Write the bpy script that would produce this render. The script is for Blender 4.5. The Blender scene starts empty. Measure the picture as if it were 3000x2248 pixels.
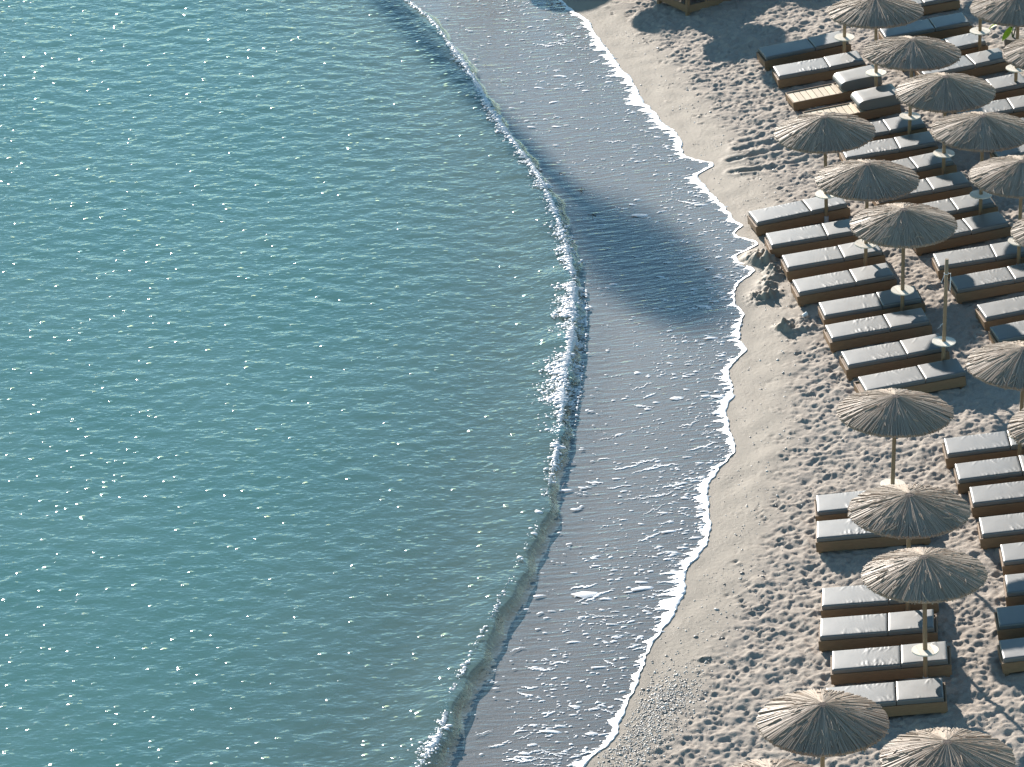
import bpy, math, random
import numpy as np
from mathutils import Vector, Matrix

# ------------------------------------------------------------------ camera, sky, sun, exposure
SC = bpy.context.scene
COL = SC.collection
RNG = np.random.default_rng(11)
random.seed(5)
F_PX, PITCH, CAM_H, ROLL = 13584.48, math.radians(24.7114), 38.5279, math.radians(1.5524)
SUN_EL, SUN_AZ = math.radians(16.7), math.radians(19.0)      # azimuth: left of +Y

cam = bpy.data.cameras.new('camera')
cam_ob = bpy.data.objects.new('camera', cam)
COL.objects.link(cam_ob)
cam.sensor_width = 36.0
cam.lens = F_PX / 3000.0 * 36.0
cam.clip_start, cam.clip_end = 1.0, 2000.0
cam_ob.matrix_world = (Matrix.Translation((0, 0, CAM_H)) @ Matrix.Rotation(math.pi / 2 - PITCH, 4, 'X')
                       @ Matrix.Rotation(-ROLL, 4, 'Z'))
SC.camera = cam_ob

world = bpy.data.worlds.new('World')
SC.world = world
world.use_nodes = True
wn = world.node_tree
sky = wn.nodes.new('ShaderNodeTexSky')
sky.sky_type = 'NISHITA'
sky.sun_disc = False
sky.sun_elevation = SUN_EL
sky.sun_rotation = -SUN_AZ
sky.air_density, sky.dust_density, sky.ozone_density = 1.0, 0.0, 1.5
tint = wn.nodes.new('ShaderNodeMix')
tint.data_type, tint.blend_type = 'RGBA', 'MULTIPLY'
tint.inputs[0].default_value = 1.0
tint.inputs[7].default_value = (0.80, 0.98, 0.95, 1.0)
wn.links.new(sky.outputs[0], tint.inputs[6])
wn.links.new(tint.outputs[2], wn.nodes['Background'].inputs[0])
wn.nodes['Background'].inputs[1].default_value = 0.092

SUN_VEC = Vector((-math.sin(SUN_AZ) * math.cos(SUN_EL), math.cos(SUN_AZ) * math.cos(SUN_EL), math.sin(SUN_EL)))
sl = bpy.data.lights.new('sun', 'SUN')
sl.energy, sl.angle, sl.color = 5.0, math.radians(0.53), (1.0, 0.92, 0.83)
so = bpy.data.objects.new('sun', sl)
COL.objects.link(so)
so.rotation_euler = SUN_VEC.to_track_quat('Z', 'Y').to_euler()

SC.view_settings.view_transform = 'Standard'
SC.view_settings.look = 'None'
SC.view_settings.gamma = 1.0
SC.view_settings.exposure = 1.1
SC.view_settings.use_curve_mapping = False
SC.cycles.use_denoising = True
SC.cycles.use_adaptive_sampling = True
SC.cycles.adaptive_threshold = 0.015
SC.cycles.adaptive_min_samples = 32
SC.cycles.max_bounces = 4
SC.cycles.diffuse_bounces = 2
SC.cycles.glossy_bounces = 2
SC.cycles.transparent_max_bounces = 8
SC.cycles.sample_clamp_indirect = 6.0

# ------------------------------------------------------------------ pixel <-> world
CR, SR = math.cos(ROLL), math.sin(ROLL)


def ray(px, py):
    X, Y = px - 1500.0, py - 1124.0
    a, b = (CR * X - SR * Y) / F_PX, -(SR * X + CR * Y) / F_PX
    return np.array([a, math.cos(PITCH) + b * math.sin(PITCH), -math.sin(PITCH) + b * math.cos(PITCH)])


def at_z(px, py, z):
    d = ray(px, py)
    return d * ((z - CAM_H) / d[2]) + np.array([0, 0, CAM_H])


def project(p):
    x, y, z = p[0], p[1], p[2] - CAM_H
    d = y * math.cos(PITCH) - z * math.sin(PITCH)
    u = y * math.sin(PITCH) + z * math.cos(PITCH)
    X, Y = F_PX * x / d, -F_PX * u / d
    return 1500 + CR * X + SR * Y, 1124 - SR * X + CR * Y


SLOPE = 0.1017


def beach(x):                       # macro height of the dry beach, rising inland
    x = np.asarray(x, float)
    xs = np.linspace(-60, 60, 2401)
    t = np.clip((xs - 2.0) / 3.0, 0, 1)
    sl_ = 0.04 + (SLOPE - 0.04) * t * t * (3 - 2 * t)
    z = np.cumsum(sl_) * (xs[1] - xs[0])
    z -= np.interp(5.0, xs, z)
    return np.interp(x, xs, z)


def on_beach(px, py, h=0.0):
    z = 0.0
    for _ in range(14):
        p = at_z(px, py, z + h)
        z = float(beach(p[0]))
    return p


# waterline traced along the edge of the foam, and the line of the small breaking wave
SHORE_PX = [(-4200, -1300), (-2200, -1050), (-700, -760), (-300, -700), (400, -600), (1000, -480), (1330, -350), (1450, -240), (1540, -140), (1600, -60), (1640, 0), (1672, 28),
            (1705, 50), (1726.6, 62), (1731, 82), (1758, 120), (1796, 168), (1818, 203), (1847, 228), (1866, 266),
            (1885, 301), (1916.5, 329), (1942, 364), (1980, 389), (1996, 415), (1997, 450), (2020, 466), (2097, 480),
            (2071, 498), (2047, 508), (2043, 524), (2084, 569), (2124, 610), (2153, 651), (2179, 662), (2149, 679),
            (2156, 694), (2206, 705), (2222, 716), (2197, 732), (2153, 748), (2155, 764), (2218, 792), (2173, 821),
            (2147, 854), (2153, 891), (2179, 923), (2167, 956), (2165, 1000), (2191, 1028), (2161, 1049), (2132, 1082),
            (2143, 1135), (2149, 1161), (2124, 1198), (2132, 1242), (2155, 1324), (2116, 1360), (2071, 1425),
            (2073, 1474), (2080, 1539), (2073, 1588), (2043, 1633), (2006, 1670), (2006, 1714), (2002, 1745),
            (1963, 1818), (1924, 1865), (1895, 1912), (1869, 1992), (1844, 2046), (1815, 2115), (1801, 2165),
            (1775, 2187), (1735, 2216), (1706, 2248), (1640, 2300), (1560, 2360), (1400, 2480)]
WAVE_PX = [(-5000, -1380), (-2800, -1120), (-1100, -840), (-700, -800), (0, -690), (550, -560), (850, -380), (980, -230), (1080, -125), (1150, -55), (1203, 0), (1235, 22),
           (1289, 65), (1326, 105), (1347, 141), (1376, 170), (1402, 217), (1434, 260), (1459, 315), (1496, 369),
           (1532, 423), (1568, 467), (1611, 525), (1644, 576), (1677, 655), (1699, 728), (1713, 817), (1721, 866),
           (1717, 927), (1719, 976), (1713, 1041), (1701, 1110), (1693, 1181), (1685, 1255), (1677, 1303),
           (1669, 1360), (1648, 1425), (1644, 1490), (1630, 1560), (1592, 1640), (1547, 1746), (1518, 1804),
           (1489, 1861), (1453, 1927), (1424, 1988), (1392, 2060), (1370, 2122), (1348, 2180), (1319, 2227),
           (1300, 2260), (1250, 2340), (1150, 2480)]
ZW, ZSEA = -0.36, -0.22
sh = np.array([on_beach(*p)[:2] for p in SHORE_PX])
wv = np.array([at_z(p[0], p[1], ZW + 0.02)[:2] for p in WAVE_PX])


def curve(tab):
    o = np.argsort(tab[:, 1])
    return lambda y: np.interp(y, tab[o, 1], tab[o, 0])


XS, XW = curve(sh), curve(wv)
_ys = np.linspace(20, 220, 8001)


def smooth_curve(fn, sig):
    k = np.exp(-0.5 * (np.arange(-250, 251) * (_ys[1] - _ys[0]) / sig) ** 2)
    v = np.convolve(np.pad(fn(_ys), 250, mode='edge'), k / k.sum(), 'valid')
    return lambda y: np.interp(y, _ys, v)


XSS, XWS = smooth_curve(XS, 1.4), smooth_curve(XW, 0.5)
_xs0 = smooth_curve(XS, 0.085)
XS = lambda y: _xs0(y) + 0.014 * np.sin(y * 9.1 + 2 * np.sin(y * 1.9)) + 0.009 * np.sin(y * 23.0 + 3 * np.sin(y * 2.7))


def sstep(a, b, x):
    t = np.clip((x - a) / (b - a), 0, 1)
    return t * t * (3 - 2 * t)


def ground(x, y):                   # sand level without footprints, sea bed included
    xs, xw = XSS(y), XWS(y)
    zs = beach(xs)
    t = np.clip((xs - x) / np.maximum(xs - xw, 0.3), 0, 1)
    wash = zs + (ZW - zs) * (t * 0.75 + 0.25 * t * t * (3 - 2 * t))
    deep = ZW - 1.9 * np.tanh(0.11 * np.maximum(xw - x, 0) / 1.9)
    return np.where(x > xs, beach(x), np.where(x > xw, wash, deep))


# ------------------------------------------------------------------ object helpers
def tag(o, label=None, cat=None, group=None, kind=None):
    if label: o['label'] = label
    if cat: o['category'] = cat
    if group: o['group'] = group
    if kind: o['kind'] = kind
    return o


def empty(name, mat):
    o = bpy.data.objects.new(name, None)
    o.empty_display_size = 0.2
    COL.objects.link(o)
    o.matrix_world = mat
    return o


def link(name, me, parent=None, mat=None):
    o = bpy.data.objects.new(name, me)
    COL.objects.link(o)
    if parent is not None:
        o.parent = parent
    if mat is not None:
        o.matrix_local = mat
    return o


def mesh_np(name, V, Fq, material, smooth=False, attrs=None):
    V = np.asarray(V, np.float32)
    Fq = np.asarray(Fq, np.int32)
    me = bpy.data.meshes.new(name)
    n, k = Fq.shape
    me.vertices.add(len(V))
    me.vertices.foreach_set('co', V.ravel())
    me.loops.add(n * k)
    me.loops.foreach_set('vertex_index', Fq.ravel())
    me.polygons.add(n)
    me.polygons.foreach_set('loop_start', np.arange(0, n * k, k, dtype=np.int32))
    me.polygons.foreach_set('loop_total', np.full(n, k, np.int32))
    if smooth:
        me.polygons.foreach_set('use_smooth', np.ones(n, bool))
    for nm, val in (attrs or {}).items():
        a = me.attributes.new(nm, 'FLOAT', 'POINT')
        a.data.foreach_set('value', np.asarray(val, np.float32).ravel())
    me.update(calc_edges=True)
    if material: me.materials.append(material)
    return me


def grid_faces(nr, nc):
    i = np.arange(nr * nc).reshape(nr, nc)
    return np.stack([i[:-1, :-1], i[:-1, 1:], i[1:, 1:], i[1:, :-1]], -1).reshape(-1, 4)


class MB:                            # collects boxes and tubes into one mesh
    def __init__(s): s.v, s.f = [], []

    def add(s, V, Fc):
        b = len(s.v)
        s.v += [tuple(p) for p in V]
        s.f += [tuple(b + i for i in q) for q in Fc]

    def box(s, x0, x1, y0, y1, z0, z1, bev=0.006):
        # chamfered box: 24 vertices
        b = min(bev, (x1 - x0) / 3, (y1 - y0) / 3, (z1 - z0) / 3)
        V, idx = [], {}
        for sx in (0, 1):
            for sy in (0, 1):
                for sz in (0, 1):
                    c = ((x0, x1)[sx], (y0, y1)[sy], (z0, z1)[sz])
                    for ax in range(3):
                        p = [c[0] + (b, -b)[sx], c[1] + (b, -b)[sy], c[2] + (b, -b)[sz]]
                        p[ax] = c[ax]
                        idx[(sx, sy, sz, ax)] = len(V)
                        V.append(p)
        Fc = []

        def quad(keys):
            Fc.append([idx[k] for k in keys])
        for ax in range(3):
            for sd in (0, 1):
                o = [a for a in range(3) if a != ax]
                q = []
                for (u, w) in ((0, 0), (1, 0), (1, 1), (0, 1)):
                    k = [0, 0, 0]; k[ax] = sd; k[o[0]] = u; k[o[1]] = w
                    q.append((k[0], k[1], k[2], ax))
                flip = (sd == 0) ^ (ax == 1)
                quad(q[::-1] if flip else q)
        for ax in range(3):          # edges along ax
            o = [a for a in range(3) if a != ax]
            for u in (0, 1):
                for w in (0, 1):
                    k0 = [0, 0, 0]; k0[o[0]] = u; k0[o[1]] = w; k0[ax] = 0
                    k1 = list(k0); k1[ax] = 1
                    q = [(*k0, o[0]), (*k0, o[1]), (*k1, o[1]), (*k1, o[0])]
                    quad(q if (u ^ w) ^ (ax == 1) else q[::-1])
        for sx in (0, 1):
            for sy in (0, 1):
                for sz in (0, 1):
                    q = [(sx, sy, sz, 0), (sx, sy, sz, 1), (sx, sy, sz, 2)]
                    quad(q if (sx ^ sy ^ sz) else q[::-1])
        s.add(V, Fc)

    def tube(s, pts, rad, n=8, cap=True):
        pts = [Vector(p) for p in pts]
        V, Fc = [], []
        for i, p in enumerate(pts):
            d = (pts[min(i + 1, len(pts) - 1)] - pts[max(i - 1, 0)]).normalized()
            a = d.orthogonal().normalized() if abs(d.z) < 0.9 else Vector((1, 0, 0))
            a = (a - d * a.dot(d)).normalized()
            b = d.cross(a)
            r = rad[i] if isinstance(rad, (list, tuple)) else rad
            for k in range(n):
                t = 2 * math.pi * k / n
                V.append(p + a * math.cos(t) * r + b * math.sin(t) * r)
        for i in range(len(pts) - 1):
            for k in range(n):
                Fc.append((i * n + k, i * n + (k + 1) % n, (i + 1) * n + (k + 1) % n, (i + 1) * n + k))
        if cap:
            Fc.append(tuple(range(n))[::-1])
            Fc.append(tuple((len(pts) - 1) * n + k for k in range(n)))
        s.add(V, Fc)

    def mesh(s, name, material, smooth=False):
        me = bpy.data.meshes.new(name)
        me.from_pydata(s.v, [], s.f)
        if smooth:
            me.polygons.foreach_set('use_smooth', np.ones(len(me.polygons), bool))
        me.materials.append(material)
        me.update()
        return me


# ------------------------------------------------------------------ materials
def new_mat(name):
    m = bpy.data.materials.new(name)
    m.use_nodes = True
    nt = m.node_tree
    return m, nt, nt.nodes, nt.links, nt.nodes['Principled BSDF']


def N(nt, t, **kw):
    n = nt.nodes.new('ShaderNode' + t)
    for k, v in kw.items():
        if k in ('operation', 'data_type', 'blend_type', 'attribute_name', 'noise_dimensions', 'wave_type', 'feature', 'interpolation_type', 'clamp', 'bands_direction'):
            setattr(n, k, v)
        else:
            n.inputs[k.replace('_', ' ')].default_value = v
    return n


def mathn(nt, op, a, b=None):
    n = nt.nodes.new('ShaderNodeMath')
    n.operation = op
    for i, v in enumerate((a, b)):
        if v is None: continue
        if isinstance(v, (int, float)): n.inputs[i].default_value = v
        else: nt.links.new(v, n.inputs[i])
    return n.outputs[0]


def mixc(nt, fac, a, b, blend='MIX'):
    n = nt.nodes.new('ShaderNodeMix')
    n.data_type = 'RGBA'
    n.blend_type = blend
    for s, v in ((0, fac), (6, a), (7, b)):
        if isinstance(v, (int, float)): n.inputs[s].default_value = v
        elif isinstance(v, (tuple, list)): n.inputs[s].default_value = (*v, 1.0)
        else: nt.links.new(v, n.inputs[s])
    return n.outputs[2]


def attr(nt, name):
    n = nt.nodes.new('ShaderNodeAttribute')
    n.attribute_name = name
    return n.outputs['Fac']


def coords(nt, kind='Object', scale=(1, 1, 1)):
    t = nt.nodes.new('ShaderNodeTexCoord')
    m = nt.nodes.new('ShaderNodeMapping')
    m.inputs['Scale'].default_value = scale
    nt.links.new(t.outputs[kind], m.inputs['Vector'])
    return m.outputs[0]


def noise(nt, vec, scale, detail=3.0, rough=0.55):
    n = nt.nodes.new('ShaderNodeTexNoise')
    n.inputs['Scale'].default_value = scale
    n.inputs['Detail'].default_value = detail
    n.inputs['Roughness'].default_value = rough
    nt.links.new(vec, n.inputs['Vector'])
    return n.outputs['Fac']


def ramp(nt, fac, stops):
    n = nt.nodes.new('ShaderNodeValToRGB')
    e = n.color_ramp.elements
    while len(e) < len(stops): e.new(0.5)
    for el, (p, c) in zip(e, stops):
        el.position = p
        el.color = (*c, 1.0) if isinstance(c, tuple) else (c, c, c, 1.0)
    nt.links.new(fac, n.inputs[0])
    return n.outputs['Color']


def bump(nt, height, strength, dist, normal=None):
    n = nt.nodes.new('ShaderNodeBump')
    n.inputs['Strength'].default_value = strength
    n.inputs['Distance'].default_value = dist
    nt.links.new(height, n.inputs['Height'])
    if normal is not None: nt.links.new(normal, n.inputs['Normal'])
    return n.outputs[0]


def make_materials():
    M = {}
    # sand: dry, damp strip by the water, wet under the backwash
    m, nt, nd, lk, P = new_mat('sand')
    v = coords(nt)
    big = noise(nt, v, 0.9, 4)
    fine = noise(nt, v, 38.0, 4, 0.7)
    dry = mixc(nt, big, (0.318, 0.268, 0.222), (0.385, 0.328, 0.272))
    dry = mixc(nt, 0.55, dry, ramp(nt, fine, [(0.25, (0.225, 0.192, 0.163)), (0.75, (0.485, 0.42, 0.357))]))
    damp = mixc(nt, fine, (0.245, 0.206, 0.160), (0.318, 0.272, 0.213))
    wetc = mixc(nt, noise(nt, v, 2.5, 5, 0.6), (0.070, 0.059, 0.048), (0.110, 0.092, 0.076))
    c = mixc(nt, attr(nt, 'damp'), dry, damp)
    c = mixc(nt, attr(nt, 'wet'), c, wetc)
    lk.new(c, P.inputs['Base Color'])
    r = mathn(nt, 'SUBTRACT', 0.92, mathn(nt, 'MULTIPLY', attr(nt, 'damp'), 0.22))
    lk.new(r, P.inputs['Roughness'])
    P.inputs['Specular IOR Level'].default_value = 0.35
    lk.new(bump(nt, mathn(nt, 'ADD', fine, mathn(nt, 'MULTIPLY', noise(nt, v, 14, 4, 0.6), 1.0)), 0.35, 0.016), P.inputs['Normal'])
    M['sand'] = m

    # sea water: clear film over sand, turquoise body with depth, sky and sun on its ripples
    m, nt, nd, lk, P = new_mat('sea_water')
    out = nd['Material Output']
    nd.remove(P)
    v = coords(nt)
    vs = coords(nt, scale=(0.75, 1.0, 1.0))
    depth = attr(nt, 'depth')
    wash = attr(nt, 'wash')
    n1 = noise(nt, coords(nt, scale=(0.7, 1.0, 1.0)), 3.6, 2.5, 0.6)
    n2 = noise(nt, coords(nt, scale=(0.55, 1.0, 1.0)), 11.0, 1.5, 0.55)
    h_sea = mathn(nt, 'ADD', n1, mathn(nt, 'MULTIPLY', n2, 0.26))
    n3 = noise(nt, coords(nt, scale=(0.22, 1.0, 1.0)), 7.0, 2.5, 0.6)
    def wavelets(scale, size, amp):   # sparse steep little peaks that catch the sun
        vo = nd.new('ShaderNodeTexVoronoi'); vo.inputs['Scale'].default_value = scale
        lk.new(v, vo.inputs['Vector'])
        sp = nd.new('ShaderNodeSeparateColor'); lk.new(vo.outputs['Color'], sp.inputs[0])
        q = mathn(nt, 'DIVIDE', vo.outputs['Distance'], size * scale)
        q = mathn(nt, 'MAXIMUM', mathn(nt, 'SUBTRACT', 1.0, mathn(nt, 'MULTIPLY', q, q)), 0.0)
        return mathn(nt, 'MULTIPLY', mathn(nt, 'MULTIPLY', q, q), mathn(nt, 'MULTIPLY', mathn(nt, 'POWER', sp.outputs[0], 3.6), amp))
    h_sea = mathn(nt, 'ADD', h_sea, mathn(nt, 'ADD', wavelets(6.0, 0.070, 0.505), wavelets(2.3, 0.10, 0.62)))
    dry = mathn(nt, 'SUBTRACT', 1.0, wash)
    hh = mathn(nt, 'ADD', mathn(nt, 'MULTIPLY', mathn(nt, 'MULTIPLY', h_sea, dry), 0.043), mathn(nt, 'MULTIPLY', mathn(nt, 'MULTIPLY', n3, wash), 0.0245))
    nrm = bump(nt, hh, 1.0, 1.0)
    patch = noise(nt, v, 0.22, 2, 0.6)
    deep = mixc(nt, patch, (0.068, 0.185, 0.178), (0.115, 0.235, 0.225))
    body_c = mixc(nt, ramp(nt, depth, [(0.12, 0.0), (0.75, 1.0)]), (0.118, 0.196, 0.194), deep)
    body = nd.new('ShaderNodeBsdfDiffuse'); lk.new(body_c, body.inputs['Color'])
    up = nd.new('ShaderNodeCombineXYZ'); up.inputs[2].default_value = 1.0
    lk.new(up.outputs[0], body.inputs['Normal'])        # light welling up from inside the water, not off its skin
    tr = nd.new('ShaderNodeBsdfTransparent')
    lk.new(mixc(nt, wash, (0.74, 0.90, 0.90), (0.93, 0.95, 0.97)), tr.inputs['Color'])
    al = mathn(nt, 'SUBTRACT', 1.0, mathn(nt, 'POWER', 2.718, mathn(nt, 'MULTIPLY', depth, -2.8)))
    ma = nd.new('ShaderNodeMixShader'); lk.new(al, ma.inputs[0]); lk.new(tr.outputs[0], ma.inputs[1]); lk.new(body.outputs[0], ma.inputs[2])
    gl = nd.new('ShaderNodeBsdfGlossy'); gl.inputs['Roughness'].default_value = 0.075
    gl.inputs['Color'].default_value = (1, 1, 1, 1)
    lk.new(nrm, gl.inputs['Normal'])
    lw = nd.new('ShaderNodeLayerWeight'); lw.inputs['Blend'].default_value = 0.5; lk.new(nrm, lw.inputs['Normal'])
    sch = mathn(nt, 'ADD', mathn(nt, 'ADD', 0.02, mathn(nt, 'MULTIPLY', wash, 0.036)), mathn(nt, 'MULTIPLY', mathn(nt, 'POWER', lw.outputs['Facing'], 4.6), 0.96))
    mf = nd.new('ShaderNodeMixShader'); lk.new(sch, mf.inputs[0]); lk.new(ma.outputs[0], mf.inputs[1]); lk.new(gl.outputs[0], mf.inputs[2])
    lk.new(mf.outputs[0], out.inputs['Surface'])
    M['water'] = m

    m, nt, nd, lk, P = new_mat('sea_foam')
    nd.remove(P)
    v = coords(nt)
    bn = bump(nt, noise(nt, v, 60, 3), 0.5, 0.01)
    d1 = nd.new('ShaderNodeBsdfDiffuse'); d1.inputs['Color'].default_value = (0.97, 0.975, 0.98, 1); lk.new(bn, d1.inputs['Normal'])
    d2 = nd.new('ShaderNodeBsdfTranslucent'); d2.inputs['Color'].default_value = (0.97, 0.975, 0.98, 1)
    g1 = nd.new('ShaderNodeBsdfGlossy'); g1.inputs['Roughness'].default_value = 0.5; lk.new(bn, g1.inputs['Normal'])
    f1 = nd.new('ShaderNodeFresnel'); f1.inputs['IOR'].default_value = 1.34
    a1 = nd.new('ShaderNodeMixShader'); a1.inputs[0].default_value = 0.3
    lk.new(d1.outputs[0], a1.inputs[1]); lk.new(d2.outputs[0], a1.inputs[2])
    a2 = nd.new('ShaderNodeMixShader'); lk.new(mathn(nt, 'ADD', mathn(nt, 'MULTIPLY', f1.outputs[0], 0.5), 0.13), a2.inputs[0])
    lk.new(a1.outputs[0], a2.inputs[1]); lk.new(g1.outputs[0], a2.inputs[2])
    lk.new(a2.outputs[0], nd['Material Output'].inputs['Surface'])
    M['foam'] = m

    def wood(name, ca, cb, rough, scale=(1.2, 14, 14), spec=0.4):
        m, nt, nd, lk, P = new_mat(name)
        v = coords(nt, scale=scale)
        g = noise(nt, v, 6.0, 5, 0.65)
        oi = nt.nodes.new('ShaderNodeObjectInfo')
        c = mixc(nt, ramp(nt, g, [(0.3, 0.0), (0.7, 1.0)]), ca, cb)
        k = mathn(nt, 'ADD', 0.82, mathn(nt, 'MULTIPLY', oi.outputs['Random'], 0.36))
        mul = nt.nodes.new('ShaderNodeVectorMath'); mul.operation = 'SCALE'
        lk.new(c, mul.inputs[0]); lk.new(k, mul.inputs['Scale'])
        lk.new(mul.outputs[0], P.inputs['Base Color'])
        P.inputs['Roughness'].default_value = rough
        P.inputs['Specular IOR Level'].default_value = spec
        lk.new(bump(nt, g, 0.25, 0.004), P.inputs['Normal'])
        return m
    M['frame'] = wood('stained_timber', (0.175, 0.105, 0.056), (0.27, 0.168, 0.094), 0.55)
    M['slat'] = wood('pale_timber', (0.55, 0.43, 0.29), (0.70, 0.58, 0.42), 0.5, (14, 1.2, 14))
    M['plank'] = wood('table_timber', (0.74, 0.67, 0.55), (0.84, 0.78, 0.67), 0.5, (14, 1.5, 14))
    M['pole'] = wood('round_timber', (0.23, 0.155, 0.09), (0.37, 0.265, 0.165), 0.6, (14, 14, 1.0))
    M['bark'] = wood('palm_bark', (0.16, 0.12, 0.09), (0.28, 0.22, 0.17), 0.9, (6, 6, 14))

    # charcoal vinyl cushions, slightly shiny
    m, nt, nd, lk, P = new_mat('charcoal_vinyl')
    v = coords(nt)
    oi = nt.nodes.new('ShaderNodeObjectInfo')
    c = mixc(nt, noise(nt, v, 3.0, 4), (0.050, 0.057, 0.060), (0.068, 0.075, 0.077))
    c = mixc(nt, mathn(nt, 'MULTIPLY', oi.outputs['Random'], 0.35), c, (0.09, 0.093, 0.092))
    lk.new(c, P.inputs['Base Color'])
    rr = mathn(nt, 'ADD', 0.42, mathn(nt, 'MULTIPLY', noise(nt, v, 5.0, 4), 0.14))
    lk.new(rr, P.inputs['Roughness'])
    P.inputs['Specular IOR Level'].default_value = 1.0
    P.inputs['IOR'].default_value = 1.62
    M['vinyl'] = m

    # thatch
    m, nt, nd, lk, P = new_mat('reed_thatch')
    rnd = attr(nt, 'tone')
    v = coords(nt)
    c = mixc(nt, rnd, (0.25, 0.172, 0.115), (0.50, 0.38, 0.28))
    oi = nt.nodes.new('ShaderNodeObjectInfo')
    c = mixc(nt, mathn(nt, 'MULTIPLY', oi.outputs['Random'], 0.45), c, (0.42, 0.31, 0.22))
    c = mixc(nt, mathn(nt, 'MULTIPLY', noise(nt, v, 9, 4, 0.7), 0.35), c, (0.27, 0.225, 0.195))
    lk.new(c, P.inputs['Base Color'])
    P.inputs['Roughness'].default_value = 0.5
    P.inputs['Specular IOR Level'].default_value = 0.45
    P.inputs['Sheen Weight'].default_value = 0.55
    P.inputs['Sheen Roughness'].default_value = 0.35
    P.inputs['Sheen Tint'].default_value = (1.0, 0.92, 0.82, 1)
    M['thatch'] = m

    def plain(name, col, rough=0.6, spec=0.5):
        m, nt, nd, lk, P = new_mat(name)
        v = coords(nt)
        c = mixc(nt, noise(nt, v, 12, 4), tuple(0.85 * a for a in col), tuple(min(1, 1.1 * a) for a in col))
        lk.new(c, P.inputs['Base Color'])
        P.inputs['Roughness'].default_value = rough
        P.inputs['Specular IOR Level'].default_value = spec
        return m
    M['dark'] = plain('dark_cap', (0.075, 0.055, 0.045), 0.9)
    M['sleeve'] = plain('galvanised_sleeve', (0.38, 0.40, 0.42), 0.5)
    M['cord'] = plain('white_cord', (0.78, 0.79, 0.80), 0.7)
    M['cup'] = plain('white_plastic', (0.80, 0.82, 0.82), 0.35)
    M['lime'] = plain('lime_leaf', (0.45, 0.60, 0.03), 0.5)
    M['stem'] = plain('dark_green_stem', (0.06, 0.10, 0.03), 0.6)
    M['terracotta'] = plain('grey_pot', (0.16, 0.14, 0.125), 0.8)
    M['frond'] = plain('palm_frond', (0.055, 0.085, 0.03), 0.6)
    M['weed'] = plain('brown_weed', (0.11, 0.075, 0.045), 0.7)
    m, nt, nd, lk, P = new_mat('pebble')
    c = ramp(nt, attr(nt, 'tone'), [(0.0, (0.10, 0.09, 0.085)), (0.35, (0.28, 0.24, 0.21)), (0.6, (0.5, 0.45, 0.40)), (1.0, (0.78, 0.74, 0.68))])
    lk.new(c, P.inputs['Base Color'])
    P.inputs['Roughness'].default_value = 0.4
    M['pebble'] = m
    return M


M = make_materials()


# ------------------------------------------------------------------ sand (beach, wash and sea bed in one sheet)
def field(nr, nc, dr, dc, lo, hi, power):
    """smooth random field with wavelengths lo..hi metres, unit variance"""
    fr = np.fft.fftfreq(nr, dr)[:, None]
    fc = np.fft.rfftfreq(nc, dc)[None, :]
    k = np.sqrt(fr ** 2 + fc ** 2) + 1e-9
    amp = np.where((k > 1 / hi) & (k < 1 / lo), k ** (-power), 0)
    ph = np.exp(2j * np.pi * RNG.random((nr, k.shape[1])))
    f = np.fft.irfft2(amp * ph, s=(nr, nc))
    return f / f.std()


FX0, FX1, FDX = 0.3, 12.6, 0.028
FY0, FY1, FDY = 61.0, 106.5, 0.04
GX = np.arange(FX0, FX1, FDX)
GY = np.arange(FY0, FY1, FDY)


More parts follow.
